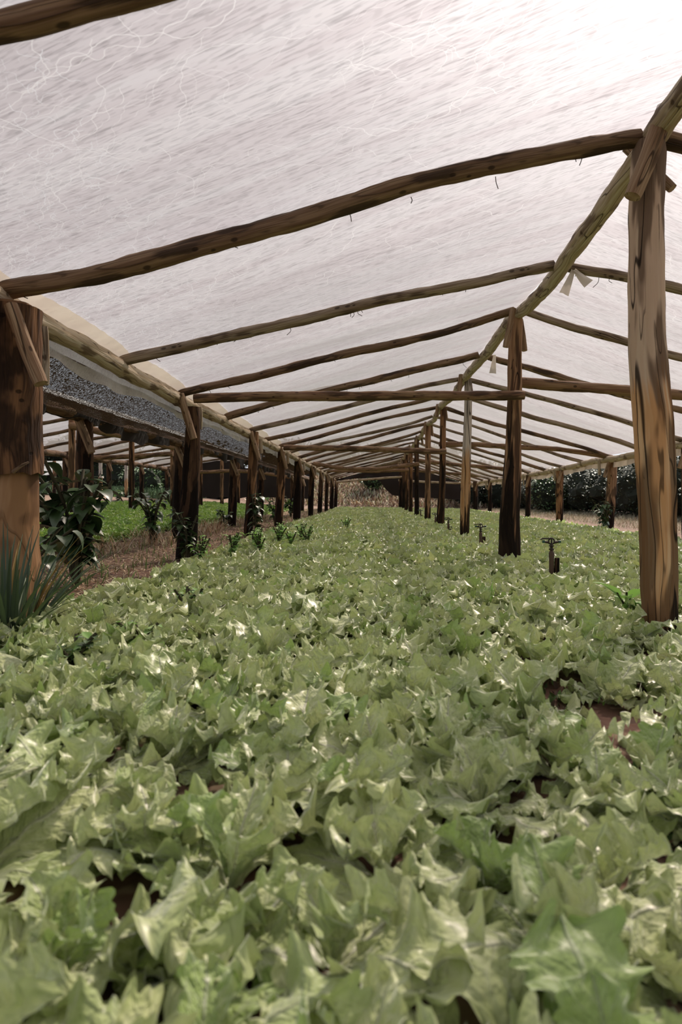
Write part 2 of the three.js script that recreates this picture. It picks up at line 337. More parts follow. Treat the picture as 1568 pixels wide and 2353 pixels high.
const cWord = ['', 'thick orange brown cracked wooden post, first of the row under the ridge', 'brown post with blackened flared foot, second of the row under the ridge', 'slim post with pale grey top, third of the row under the ridge', 'brown post with ragged black foot, fourth of the row under the ridge', 'brown post, fifth of the row under the ridge pole', 'dark post, sixth of the row under the ridge pole', 'dark post, seventh of the row under the ridge pole', 'dark post, eighth of the row under the ridge pole', 'dark post, ninth of the row under the ridge pole', 'last dark post of the row under the ridge pole'];
for (let n = 1; n <= 10; n++) {
  const D = DP[n], p = makePost(cWord[n], A, D, cPix[n], cMat[n], 'posts under the ridge', { fluted: n < 3 ? .14 : .1, lump: n < 3 ? .07 : .05 });
  if (n === 1) { cleat(p, at(1532, 248, 3.8), at(1454, 452, 3.78), .052); cleat(p, at(1440, 338, 4.16), at(1546, 433, 4.02), .032); }
  else if (n === 2) { cleat(p, at(1180, 708, 7.38), at(1162, 798, 7.4), .035, M.cleat); cleat(p, at(1196, 735, 7.75), at(1206, 806, 7.7), .036); }
  else { const x = A.ridgeX(D), y = A.ridgeY(D), s = (n % 2 ? 1 : .8); cleat(p, V(x - .09, R(y + .06), -D + .12), V(x - .13, R(y - .3 * s), -D + .13), .04); cleat(p, V(x + .09, R(y), -D - .1), V(x + .13, R(y - .33 * s), -D - .1), .04); }
}
// left eave posts
const lPix = [null,
  [[20, 700, 52], [22, 820, 56], [24, 960, 60], [24, 1050, 60], [26, 1070, 57], [26, 1200, 58], [28, 1300, 60]],
  [[444, 935, 14], [443, 1000, 17], [440, 1080, 20], [434, 1180, 21], [428, 1282, 23]],
  [[584, 992, 11], [582, 1060, 11.5], [576, 1160, 11], [570, 1236, 11]],
  [[647, 1038, 8.5], [646, 1110, 9.5], [640, 1208, 10]],
  [[685, 1060, 8], [684, 1120, 9.5], [682, 1194, 9]],
  [[718, 1072, 6], [714, 1182, 6]], [[739, 1086, 5], [735, 1176, 5.5]], [[752, 1090, 4], [750, 1174, 4.5]], [[764, 1098, 4.5], [762, 1171, 5]], [[774, 1104, 4], [771, 1170, 4]]];
for (let n = 1; n <= 10; n++) {
  const D = DP[n];
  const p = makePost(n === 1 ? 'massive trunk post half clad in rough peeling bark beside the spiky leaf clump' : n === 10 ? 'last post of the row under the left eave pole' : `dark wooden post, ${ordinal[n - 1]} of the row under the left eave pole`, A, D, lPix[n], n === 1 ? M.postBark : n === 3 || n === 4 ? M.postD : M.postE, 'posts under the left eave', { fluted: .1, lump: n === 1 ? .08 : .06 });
  if (n === 1) {
    cleat(p, at(24, 702, 3.75), at(94, 882, 3.72), .042, M.cleat); cleat(p, at(98, 752, 4.15), at(101, 884, 4.1), .035, M.pale, .5);
    const f = p.userData.foot, g = [];                           // the lower edge of the bark stands off the smooth wood
    const rb = .158; const q = gridGeo(26, 10, (u, v) => { const a = u * Math.PI * 2, e = .045 * noise(Math.cos(a) * 2, Math.sin(a) * 2, 5) + .02 * noise(Math.cos(a) * 8, Math.sin(a) * 8, 2); const rr2 = (rb + .012 + .014 * noise(Math.cos(a) * 3, Math.sin(a) * 3, v * 9) + (v < .15 ? .008 : 0)); const y = lerp(R(.13) + e - (Math.cos(a) > 0 ? 0 : .05), R(1.08), v); return V(at(24, 1000, D).x - f.x + rr2 * Math.cos(a), y - f.y, rr2 * Math.sin(a)); }, (u, v) => [u * 2, v * .9]);
    const bm = woodMaterial(21, [.055, .03, .018], [.19, .10, .05], [.018, .011, .008], { bark: .5, cracks: .4, bump: .03, rough: 1 }); bm.side = THREE.DoubleSide;
    part('bark', q, bm, p).userData.label = 'rough flaking bark on the upper trunk';
    part('bark_curl', poleGeo([at(30, 1085, 3.74).sub(f), at(50, 1070, 3.72).sub(f), at(66, 1062, 3.75).sub(f)], .012, .006, { seg: 6, radial: 7 }), M.cleat, p);
  } else {
    const x = A.lx(D), y = A.ly(D);
    cleat(p, V(x + .03, R(y + .03), -D + .14), V(x + .17, R(y - .46), -D + .12), .042); if (n < 9) cleat(p, V(x + .16, R(y - .08), -D - .14), V(x + .17, R(y - .33), -D - .14), .035, M.pale, .6);
  }
}
// right eave posts
const rPix = { 3: [[1578, 1022, 11], [1580, 1260, 13]], 4: [[1408, 1062, 11], [1406, 1120, 11], [1398, 1225, 12]], 5: [[1287, 1082, 9], [1286, 1206, 8.5]], 6: [[1215, 1092, 6], [1213, 1196, 6]], 7: [[1166, 1097, 5], [1166, 1188, 5]], 8: [[1126, 1102, 4.5], [1126, 1183, 4.5]], 9: [[1093, 1107, 6], [1093, 1180, 5.5]], 10: [[1072, 1112, 4], [1072, 1178, 4]] };
for (let n = 3; n <= 10; n++) {
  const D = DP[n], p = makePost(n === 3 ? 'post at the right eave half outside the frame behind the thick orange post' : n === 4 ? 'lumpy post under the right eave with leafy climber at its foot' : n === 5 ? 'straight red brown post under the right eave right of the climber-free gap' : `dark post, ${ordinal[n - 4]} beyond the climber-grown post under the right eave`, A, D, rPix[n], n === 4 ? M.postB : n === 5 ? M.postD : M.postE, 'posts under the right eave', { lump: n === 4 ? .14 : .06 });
  if (n === 5) p.userData.label = 'straight red brown post, first beyond the climber-grown post under the right eave';
  else if (n > 5) p.userData.label = `dark post, ${ordinal[n - 5]} beyond the climber-grown post under the right eave`;
  const x = A.rx(D), y = A.ry(D);
  cleat(p, V(x - .02, R(y + .02), -D + .13), V(x - .16, R(y - .42), -D + .12), .045); cleat(p, V(x - .2, R(y - .02), -D - .14), V(x - .18, R(y - .36), -D - .14), .035, M.pale, .6);
}
// neighbouring shed
for (let n = 2; n <= 9; n++) {
  const D = DP[n] + (n === 3 ? -.6 : 0), X = B.rx(D), px = VX + F * X / D, s = F / D;
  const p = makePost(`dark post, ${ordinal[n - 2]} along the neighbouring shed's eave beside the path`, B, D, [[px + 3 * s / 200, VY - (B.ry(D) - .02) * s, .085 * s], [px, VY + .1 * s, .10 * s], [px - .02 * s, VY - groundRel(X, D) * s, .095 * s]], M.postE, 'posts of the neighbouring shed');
  cleat(p, V(X - .03, R(B.ry(D) + .03), -D + .13), V(X + .14, R(B.ry(D) - .4), -D + .13), .045);
}
for (let n = 4; n <= 9; n++) {
  const D = DP[n], X = B.ridgeX(D), px = VX + F * X / D, s = F / D;
  makePost(`reddish post, ${ordinal[n - 4]} under the neighbouring shed's ridge`, B, D, [[px, VY - (B.ridgeY(D) - .05) * s, .075 * s], [px, VY - .3 * s, .08 * s], [px, VY - groundRel(X, D) * s, .085 * s]], n % 2 ? M.postD : M.postB, 'posts of the neighbouring shed');
}
for (let n = 5; n <= 9; n++) {
  const D = DP[n], X = B.lx(D), px = VX + F * X / D, s = F / D;
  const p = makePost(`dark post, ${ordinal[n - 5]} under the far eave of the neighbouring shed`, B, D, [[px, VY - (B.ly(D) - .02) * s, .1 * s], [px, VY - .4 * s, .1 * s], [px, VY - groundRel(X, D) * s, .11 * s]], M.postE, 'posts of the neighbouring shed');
  cleat(p, V(X, R(B.ly(D) + .03), -D + .13), V(X + .17, R(B.ly(D) - .42), -D + .13), .05);
}
// pale posts of a third shed, seen past the neighbouring shed
for (const [px, D, w] of [[125, 34, 'dark slim post left of the pale net drape'], [141, 35, 'grey slim post under the pale net drape end'], [231, 34, 'pale grey post before the dark trees beyond the neighbouring shed'], [250, 38, 'dull brown post before the dark trees beyond the neighbouring shed'], [290, 36, 'pale pinkish post beside the reddish ridge post, beyond the neighbouring shed']]) {
  const s = F / D, X = (px - VX) / s; makePost(w, B, D, [[px, VY - 1.75 * s, .085 * s], [px, VY - .6 * s, .09 * s], [px, VY - groundRel(X, D) * s, .1 * s]], px === 231 || px === 290 ? M.postC : M.postB, 'posts of the third shed');
}

// ---------------------------------------------------------------- long poles: ridge and eaves
function longPole(name, label, cat, fx, fy, d0, d1, r, mat, step, wob = .015) {
  const pts = []; for (let D = d0; D < d1 + 1e-6; D += step) pts.push(V(fx(D) + wob * 1.5 * noise(D * .8, 3), R(fy(D)) + wob * noise(D * .8, 8), -D));
  const t = thing(name, label, cat, pts[0].toArray()); const o = pts[0].clone();
  part('trunk', poleGeo(pts.map((p) => p.clone().sub(o)), r, r, { seg: Math.ceil((d1 - d0) / .1), radial: 14, lump: .2, fluted: .06, wob }), mat, t);
  return t;
}
longPole('ridge_pole', 'pale knotty pole running along the ridge of the lettuce shed', 'pole', A.ridgeX, A.ridgeY, 2.2, 39.8, .068, M.pale, .7, .03);
longPole('eave_pole', 'stout tan pole along the left eave above the hanging plastic strip', 'pole', (D) => A.lx(D) - .03, A.ly, 2.4, 39.8, .072, M.pale, .9);
longPole('eave_pole', 'knobbly pole along the right eave in front of the dark hedge', 'pole', A.rx, A.ry, 9.5, 39.8, .075, M.pale, .9, .04);
longPole('eave_pole', 'dark pole along the neighbouring shed eave under the rolled black net', 'pole', B.rx, (D) => B.ry(D) + .02, 5.2, 36, .07, M.rafter, .9, .03);
longPole('eave_pole', 'dark pole along the far eave of the neighbouring shed', 'pole', B.lx, B.ly, 14, 36, .1, M.rafter, .9, .03);
longPole('ridge_pole', 'dark pole along the ridge of the neighbouring shed', 'pole', B.ridgeX, B.ridgeY, 12, 36, .07, M.rafter, .9);

// ---------------------------------------------------------------- rafters
function rafter(label, S, side, D, r, mat, group, near) {
  const ex = (side < 0 ? S.lx(D) - .06 : S.rx(D) + .06), ey = (side < 0 ? S.ly(D) : S.ry(D)) + .055, rx = S.ridgeX(D) + side * .055, ry = S.ridgeY(D) + .02;
  const pts = [], b1 = rr(-.03, .05), b2 = rr(-.04, .04), dz = rr(-.06, .06);
  for (let i = 0; i <= 7; i++) { const t = i / 7; pts.push(V(lerp(ex, rx, t), R(lerp(ey, ry, t) + b1 * Math.sin(Math.PI * t) + b2 * Math.sin(2 * Math.PI * t) - .012), -D - dz * Math.sin(Math.PI * t) + .025 * noise(t * 3, D * 7))); }
  const t = thing('rafter', label, 'rafter', pts[0].toArray(), 0, group), o = pts[0].clone(), L = pts.map((p) => p.clone().sub(o));
  part('trunk', poleGeo(L, r, r * rr(.82, 1), { seg: near ? 80 : 26, radial: near ? 16 : 9, lump: .2, fluted: .06, wob: .035 }), mat, t);
  if (near) for (let k = 0; k < 14; k++) { const q = L[0].clone().lerp(L[7], rnd()).add(V(0, -r * .7 + .02, 0)); shred(t, q, rr(.02, .06) * (k === 3 ? 2 : 1)); }
}
rafterD.forEach((D, i) => rafter(`brown rafter pole, ${ordinal[i]} from the front on the left slope of the lettuce shed roof`, A, -1, D, i < 4 ? [.046, .056, .045, .048][i] : rr(.042, .054), i % 3 === 2 ? M.rafterGrey : M.rafter, 'rafters of the left roof slope', i < 5));
rafterD.slice(1).forEach((D, i) => rafter(`brown rafter pole, ${ordinal[i]} from the front on the right slope of the lettuce shed roof`, A, 1, D, rr(.044, .054), i % 3 ? M.rafterGrey : M.rafter, 'rafters of the right roof slope', i < 4));
{
  const ds = rafterD.filter((d) => d > 11 && d < 37);
  ds.forEach((D, i) => rafter(`dark rafter pole, ${ordinal[i]} from the front on the near slope of the neighbouring shed`, B, 1, D, .05, M.rafter, 'rafters of the neighbouring shed'));
  ds.filter((d) => d > 14).forEach((D, i) => rafter(`dark rafter pole, ${ordinal[i]} from the front on the far slope of the neighbouring shed`, B, -1, D, .055, M.rafter, 'rafters of the neighbouring shed'));
}

// ---------------------------------------------------------------- tie beams
function tie(label, pts, r, mat = M.tie) {
  const t = thing('tie_beam', label, 'beam', pts[0].toArray()), o = pts[0].clone();
  part('trunk', poleGeo(pts.map((p) => p.clone().sub(o)), r, r * .96, { seg: 50, radial: 14, lump: .16, fluted: .06, wob: .02 }), mat, t);
}
tie('long level brown tie beam from left eave to the second ridge post', [at(446, 916, 7.42), at(640, 910, 7.4), at(900, 910, 7.4), at(1206, 907, 7.36)], .053);
tie('brown tie beam sloping right from the second ridge post behind the thick post', [at(1177, 877, 7.76), at(1380, 893, 7.74), at(1568, 908, 7.72), at(1860, 942, 7.7)], .062);
tie('level tie beam from left eave to the fourth ridge post', [at(652, 1029, 15.5), at(800, 1031, 15.5), at(1026, 1038, 15.5)], .066);
tie('tie beam from the fourth ridge post to the climber-grown right post', [at(1009, 1020, 15.9), at(1180, 1026, 15.9), at(1300, 1034, 15.9), at(1408, 1051, 15.8)], .06);
tie('sagging tie beam from left eave to the sixth ridge post', [at(720, 1065, 23.4), at(790, 1076, 23.4), at(870, 1077, 23.4), at(964, 1066, 23.4)], .07);
tie('thin tie beam from the sixth ridge post to the right eave', [at(950, 1057, 23.8), at(1080, 1070, 23.8), at(1220, 1082, 23.8)], .065);
tie('tie beam from left eave to the eighth ridge post above the far net', [at(752, 1082, 31.2), at(850, 1083, 31.2), at(940, 1080, 31.2)], .07);
tie('tie beam from the eighth ridge post to the right eave', [at(930, 1080, 31.6), at(1040, 1088, 31.6), at(1126, 1096, 31.6)], .07);
tie('pale tie beam across the open end, left of the last ridge post', [at(773, 1108, 39), at(850, 1101, 39), at(924, 1096, 39)], .06, M.pale);
tie('pale tie beam across the netted end, right of the last ridge post', [at(916, 1104, 39.5), at(1000, 1108, 39.5), at(1072, 1110, 39.5)], .06, M.pale);
tie('dark tie beam sloping to the path-side eave inside the neighbouring shed', [at(160, 978, 15.6), at(300, 1004, 15.6), at(395, 1025, 15.6), at(538, 1050, 15.6)], .085, M.tie);
tie('dark level tie beam under the far slope of the neighbouring shed', [at(150, 1054, 23.5), at(280, 1050, 23.5), at(398, 1043, 23.5)], .085, M.tie);
tie('thin dark tie beam at the closed end of the neighbouring shed', [at(455, 1085, 27.4), at(560, 1083, 27.4), at(668, 1096, 27.4)], .07, M.tie);

// ---------------------------------------------------------------- hanging plastic strips and nets
{
  const hang = (x0, eave, d0, d1, drop, out, s) => gridGeo(10, Math.ceil((d1 - d0) / .06), (u, v) => {
    const D = lerp(d0, d1, v), h = drop * (1 + .4 * noise(D * .8, s) + .12 * noise(D * 3, s)), fold = .02 * u * Math.sin(D * 6 + 3 * noise(D * 2, s)) + .03 * u * noise(D * 3, s + 4);
    return V(x0 + out * (.08 - .03 * u) + fold, R(eave(D) + .06 - u * (h + .06)), -D);
  }, (u, v) => [u * .3, lerp(d0, d1, v) / 3]);
  const a = new THREE.Mesh(hang(A.lx(5) - .03, A.ly, 2.4, 34, .17, -1, 1), flapMat); a.name = numbered('plastic_strip'); scene.add(tag(a, 'pale plastic strip with ragged hem hanging below the left eave pole', 'plastic strip'));
  const beige = flapMat.clone(); beige.color.setRGB(.60, .51, .40); beige.transmission = .35;
  const b = new THREE.Mesh(hang(A.rx(5), A.ry, 9.5, 38, .17, 1, 7), beige); b.name = numbered('plastic_strip'); scene.add(tag(b, 'beige plastic strip hanging below the right eave pole before the hedge', 'plastic strip'));
}
const netAlpha = greyTex(1024, 1024, (u, v) => {
  const d = fb(u, v, 130, 260, 501, 2), e = fb(u, v, 12, 18, 511, 3);
  return 1 - .42 * smooth(.56, .68, d + (e - .5) * .1);
});
const netMat = new THREE.MeshPhysicalMaterial({ specularIntensity: .1, color: new THREE.Color(.125, .083, .07), roughness: .95, alphaMap: netAlpha, transparent: true, side: THREE.DoubleSide });
const netDense = new THREE.MeshStandardMaterial({ color: new THREE.Color(.028, .022, .02), roughness: 1, side: THREE.DoubleSide });
const netBrown = new THREE.MeshStandardMaterial({ color: new THREE.Color(.02, .014, .012), roughness: 1, side: THREE.DoubleSide });
{
  const t = thing('shade_net', 'black shade net slung over the path between both sheds, speckled with light', 'shade net');
  part('net', gridGeo(14, 150, (u, v) => { const D = lerp(3.2, 26, v); const x0 = A.lx(D) - .1, x1 = B.rx(D) + .02, y0 = A.ly(D) - .1, y1 = B.ry(D) + .06; return V(lerp(x0, x1, u), R(lerp(y0, y1, u) - .14 * Math.sin(Math.PI * u) + .03 * noise(u * 2, D * 1.2) + .05 * u * noise(D * 1.4, 6)), -D); }, (u, v) => [u * 1.1 / 1.2, v * 23 / 1.2]), netMat, t);
  part('hanging_edge', gridGeo(8, 260, (u, v) => { const D = lerp(4.6, 26, v), h = .16 + .1 * noise(D * .9, 3) + .05 * noise(D * 3, 5), a = .05 * Math.sin(D * 7 + 4 * noise(D, 1)) * u; return V(B.rx(D) + .1 + a - .05 * u, R(B.ry(D) + .11 - u * h * 1.3 + .02 * noise(D * 6, u * 3)), -D); }), netDense, t);
  const e = thing('end_net', 'dark brown net gathered across the far end of the lettuce shed', 'shade net');
  const low = curve1([[-2.1, .9], [-1.2, 1.02], [-.1, 1.12], [.5, .85], [.8, .4], [1.2, .08], [2, -.05], [5.4, -.2]]);
  part('net', gridGeo(60, 10, (u, v) => { const X = lerp(-2.1, 5.45, u), top = X < 1.62 ? lerp(A.ly(40), A.ridgeY(40), (X + 2.12) / 3.74) : lerp(A.ridgeY(40), A.ry(40), (X - 1.62) / 3.85); return V(X, R(lerp(top + .05, Math.min(top, low(X) + .06 * noise(X * 3, 2)), v)), -40.2 - .12 * noise(X * 1.7, v * 2) - .1 * Math.sin(X * 6) * v * .4); }), netBrown, e);
  const e2 = thing('end_net', 'dark brown net closing the far end of the neighbouring shed', 'shade net');
  part('net', gridGeo(50, 8, (u, v) => { const X = lerp(-9.4, -3.2, u); return V(X, R(lerp(X < -6.9 ? 1.9 : 1.5, -.1 + .12 * noise(X * 2, 4), v)), -36.6 - .12 * noise(X * 1.7, v * 2)); }), netBrown, e2);
  const d = thing('pale_net', 'pale grey net drooping in folds beyond the far eave of the neighbouring shed', 'shade net');
  const pm = new THREE.MeshPhysicalMaterial({ color: new THREE.Color(.5, .52, .54), roughness: .95, transmission: .35, thickness: 0, side: THREE.DoubleSide });
  part('net', gridGeo(30, 10, (u, v) => { const a = at(lerp(70, 160, u), 0, 34); return V(a.x, R(1.75 - .75 * v * (1 - .75 * u) - .2 * Math.sin(Math.PI * u) * v + .05 * Math.sin(v * 20)), -34 - .4 * v + .08 * Math.sin(v * 26)); }), pm, d);
}
// strips of plastic tied under the ridge
function ribbon(a, b, w, s) { const d = b.clone().sub(a), n = V(d.y, -d.x, 0).normalize(); return gridGeo(3, 6, (u, v) => a.clone().lerp(b, v).addScaledVector(n, (u - .5) * w * (.35 + .65 * v)).add(V(0, 0, .012 * Math.sin(u * 6 + v * 3 + s)))); }
const tapeMat = new THREE.MeshPhysicalMaterial({ color: new THREE.Color(.62, .57, .5), roughness: .9, transmission: .4, thickness: 0, side: THREE.DoubleSide });
{
  const t = thing('plastic_tie', 'torn plastic tie with two tails under the ridge pole near the thick post', 'plastic tie', [0, 0, 0]);
  part('tail', ribbon(at(1318, 620, 5.78), at(1297, 676, 5.76), .085, 1), tapeMat, t); part('tail', ribbon(at(1320, 620, 5.78), at(1354, 652, 5.74), .095, 3), tapeMat, t);
  const t2 = thing('plastic_tie', 'small hanging plastic tie under the ridge just beyond the second ridge post', 'plastic tie', [0, 0, 0]);
  part('tail', ribbon(at(1137, 815, 9.7), at(1133, 858, 9.7), .1, 2), tapeMat, t2);
}

// ---------------------------------------------------------------- lettuce
const leafTex = (() => {
  return colourTex(256, 256, (u, v) => {
    const x = Math.abs(u - .5) * 2, n = fb(u, v, 8, 8, 601, 3), f = fb(u, v, 30, 30, 611, 2);
    let c = mixc([.36, .46, .14], [.56, .62, .32], n * .55 + f * .35);
    const rib = 1 - smooth(.02, .07 + .1 * (1 - v), x);
    let vein = 0; for (let k = 0; k < 7; k++) { const d = Math.abs(v - (k * .13 + x * .28 + .03 * Math.sin(x * 9 + k))); vein = Math.max(vein, (1 - smooth(.004, .02, d)) * (1 - x)); }
    c = mixc(c, [.66, .71, .46], clamp(rib * .75 + vein * .4));
    return c;
  });
})();
const leafBump = greyTex(256, 256, (u, v) => { const x = Math.abs(u - .5) * 2; let h = .5 + .55 * (fb(u, v, 12, 16, 621, 3) - .5); for (let k = 0; k < 7; k++) { const d = Math.abs(v - (k * .13 + x * .28)); h -= .08 * (1 - smooth(.0, .02, d)); } return h - .3 * (1 - smooth(.0, .06, x)); });
const leafMats = [[1, 1, 1], [.86, .92, .8], [1.12, 1.08, 1.15], [.7, .85, .55]].map((c) => new THREE.MeshPhysicalMaterial({ map: leafTex, color: new THREE.Color(...c), bumpMap: leafBump, bumpScale: .02, roughness: 1, transmission: .22, thickness: 0, ior: 1.6, clearcoat: 1, clearcoatRoughness: .36, sheen: 1, sheenRoughness: .55, sheenColor: new THREE.Color(1.8, 1.9, 1.7), side: THREE.DoubleSide }));
function leafGeo(L, W, curl, cup, ruffle, nu, nv, s, tw = .1) {            // grows along +y and bends towards +z; the inner face looks to -z
  const cy = [0], cz = [0], th = [];
  for (let j = 0; j <= nv; j++) th.push(curl * Math.pow(j / nv, 1.4));
  for (let j = 1; j <= nv; j++) { cy.push(cy[j - 1] + Math.cos(th[j]) * L / nv); cz.push(cz[j - 1] + Math.sin(th[j]) * L / nv); }
  const frill = nv > 30 ? .36 : 0;
  return gridGeo(nu, nv, (u, v) => {
    const j = Math.round(v * nv), a = u * 2 - 1, e = Math.abs(a), sd = a > 0 ? 0 : 40;
    let w = W * .5 * (.14 + .86 * smooth(0, .62, v)) * (v > .62 ? Math.sqrt(Math.max(0, 1 - Math.pow((v - .62) / .385, 2.4))) : 1);
    w *= 1 + .13 * e * e * noise(v * 7, sd, s) + .12 * e * e * Math.sin(v * 27 + s + sd) + frill * .16 * Math.pow(e, 4) * Math.sin(v * 66 + s * 3 + sd);
    const rf = Math.min(1, w / (W * .2)) * ruffle * smooth(.12, .5, v) * (e * e * (.9 * Math.sin(v * 11 + s + sd) + .9 * noise(v * 6, sd, s)) + .75 * Math.pow(e, 3) * Math.sin(v * 25 + s * 2 + sd) + frill * Math.pow(e, 5) * Math.sin(v * 62 + s + 2 * Math.sin(v * 9 + sd))) + .5 * ruffle * noise(a * 2.2, v * 4.5, s + 9);
    const off = -cup * e * e * w + rf, t = th[j], tip = v > .8 ? ruffle * (v - .8) * 2.5 * Math.sin(a * 6 + s) : 0;
    return V(a * w + tw * off, cy[j] - (off + tip) * Math.sin(t), cz[j] + (off + tip) * Math.cos(t));
  });
}
const leafKinds = [];
for (let k = 0; k < 14; k++) {
  const outer = k >= 4, p = [outer ? rr(.17, .25) : rr(.13, .18), outer ? rr(.12, .175) : rr(.075, .11), outer ? rr(.3, 1.6) : rr(.7, 1.6), outer ? rr(-.4, .45) : rr(.3, .9), outer ? rr(.018, .034) : rr(.012, .022)], tw = rr(-.3, .3);
  leafKinds.push({ outer, fine: leafGeo(...p, 14, 42, k * 3.7, tw), mid: leafGeo(...p, 8, 18, k * 3.7, tw), lo: leafGeo(...p.slice(0, 4), .028, 6, 7, k * 3.7, tw) });
}
function headPlan(nOut = 6, nIn = 4) {                            // leaf placements of one head
  const P = [], y0 = rr(0, 6.28);
  for (let i = 0; i < nOut; i++) P.push({ k: 4 + Math.floor(rnd() * 10), yaw: y0 + i * 6.283 / nOut + rr(-.3, .3), tilt: rr(.55, 1.25), roll: rr(-.5, .5), sc: rr(.7, 1.15), r: .015, y: rr(.0, .015) });
  for (let i = 0; i < nIn; i++) P.push({ k: Math.floor(rnd() * 4), yaw: y0 + i * 6.283 / nIn + rr(-.5, .5), tilt: rr(.15, .6), roll: rr(-.4, .4), sc: rr(.8, 1.1), r: .008, y: rr(.015, .04) });
  return P;
}
const eul = new THREE.Euler(), qq = new THREE.Quaternion();
function leafMatrix(p) { eul.set(p.tilt, p.yaw, p.roll, 'YXZ'); qq.setFromEuler(eul); const m = new THREE.Matrix4().compose(V(Math.sin(p.yaw) * p.r, p.y, Math.cos(p.yaw) * p.r), qq, V(p.sc, p.sc, p.sc)); return m; }

const posts = [...DP.slice(1).map((D, i) => [cPix[i + 1][cPix[i + 1].length - 1][0] - VX, D])].map(([dx, D]) => [dx * D / F, D]);
const heads = [];
const furrowX = (D) => .62 + .05 * noise(D * .4, 3) + (D < 3 ? .06 : 0);
for (let D = .35; D < 38.6; D += .25) for (let X = -1.92; X < 5.2; X += .24) {
  const x = X + rr(-.065, .065), d = D + rr(-.07, .07);
  if (Math.abs(x - furrowX(d)) < (d < 4.5 ? .09 : .07)) continue;
  if (rnd() < .02) continue;
  if (d > 31 && Math.abs(x + 1.05) < .1) continue;
  if (x < -1.72 && d > 17 && rnd() < .7) continue;
  if (x < -1.9 + .12 * (noise(d * .7, 1) + .4)) continue;
  if (posts.some(([px, pd]) => Math.hypot(x - px, d - pd) < .14)) continue;
  const px = VX + F * x / d, py = VY + F * .72 / d;
  heads.push({ x, d, sc: rr(.86, 1.16), yaw: rr(0, 6.28), seen: px > -F * .13 / d && px < FW + F * .13 / d && py < FH + F * .2 / d });
}
const shown = heads.filter((h) => h.seen).sort((a, b) => a.d - b.d).slice(0, 300), set = new Set(shown);
const kindsOf = [
  [(h) => h.d < 1.45, 'blurred pale green lettuce at the very front of the bed', 'front lettuces'],
  [(h) => Math.hypot(h.x - 1.65, h.d - 3.94) < .42, 'frilly pale green lettuce crowding the foot of the thick orange brown post', 'lettuces round the thick post'],
  [(h) => h.x > furrowX(h.d) && h.x < furrowX(h.d) + .3, 'pale green lettuce overhanging the dark furrow from its right side', 'lettuces along the right side of the furrow'],
  [(h) => h.x < furrowX(h.d) && h.x > furrowX(h.d) - .3, 'pale green lettuce overhanging the dark furrow from its left side', 'lettuces along the left side of the furrow'],
  [(h) => h.x < -1.55, 'pale green lettuce in the outermost row beside the path and the spiky clump', 'lettuces at the path edge'],
  [(h) => h.x > furrowX(h.d), 'loose-leaf pale green lettuce in the bed right of the furrow, between furrow and thick post', 'lettuces right of the furrow'],
  [(h) => h.d > 3.2, 'loose-leaf pale green lettuce in the left bed, level with the spiky clump', 'lettuces level with the spiky clump'],
  [() => true, 'loose-leaf pale green lettuce in the left bed between the front heads and the spiky clump', 'lettuces left of the furrow']];
shown.forEach((h, n) => {
  const [, label, group] = kindsOf.find(([f]) => f(h));
  const t = thing('lettuce', label, 'lettuce', [h.x, gy(h.x, h.d) - .005, -h.d], h.yaw, group);
  t.scale.setScalar(h.sc);
  t.rotation.x = rr(-.08, .08); t.rotation.z = rr(-.08, .08);
  for (const p of headPlan(8, 4)) { const m = leafMatrix(p), o = part('leaf', n < 90 ? leafKinds[p.k].fine : leafKinds[p.k].mid, leafMats[rnd() < .45 ? 0 : rnd() < .4 ? 1 : rnd() < .75 ? 2 : 3], t); m.decompose(o.position, o.quaternion, o.scale); }
});
// the rest of the crop, past the 300 nearest
function lowHeads(n, tint) { const out = []; for (let i = 0; i < n; i++) { const gs = headPlan(8, 4).map((p) => { const k = leafKinds[p.k]; return k.lo.clone().applyMatrix4(leafMatrix(p)); }); out.push(mergeGeometries(gs)); } return out; }
function mass(name, label, list, kinds, mats, cat) {
  const t = thing(name, label, cat); t.userData.kind = 'stuff';
  kinds.forEach((g, i) => {
    const mine = list.filter((_, j) => j % kinds.length === i); if (!mine.length) return;
    const im = new THREE.InstancedMesh(g, mats[i % mats.length], mine.length); im.name = 'crop_plants'; im.userData.kind = 'stuff';
    const c = new THREE.Color();
    mine.forEach((h, j) => { eul.set(rr(-.1, .1), h.yaw, rr(-.1, .1)); im.setMatrixAt(j, new THREE.Matrix4().compose(V(h.x, gy(h.x, h.d) - .005, -h.d), qq.setFromEuler(eul), V(h.sc, h.sc, h.sc))); const b = rr(.82, 1.12); c.setRGB(b * rr(.95, 1.05), b, b * rr(.85, 1.1)); im.setColorAt(j, c); });
    t.add(im);
  });
  return t;
}
const lows = lowHeads(10);
mass('lettuce_crop', 'farther mass of pale green lettuces filling the shed to its end', heads.filter((h) => !set.has(h)), lows, leafMats.slice(0, 3), 'lettuce crop');
{
  const list = [];
  for (let D = 6; D < 36; D += .24) for (let X = -10.2; X < -3.75; X += .24) { if (rnd() < .06) continue; list.push({ x: X + rr(-.07, .07), d: D + rr(-.07, .07), sc: rr(.7, 1), yaw: rr(0, 6.28) }); }
  const gm = [[.42, .62, .26], [.52, .68, .3]].map((c) => new THREE.MeshPhysicalMaterial({ map: leafTex, color: new THREE.Color(...c), roughness: 1, transmission: .35, thickness: 0, clearcoat: .5, clearcoatRoughness: .4, side: THREE.DoubleSide }));
  mass('green_crop', 'bright green low crop growing inside the neighbouring shed', list, lows.slice(0, 4), gm, 'crop');
}

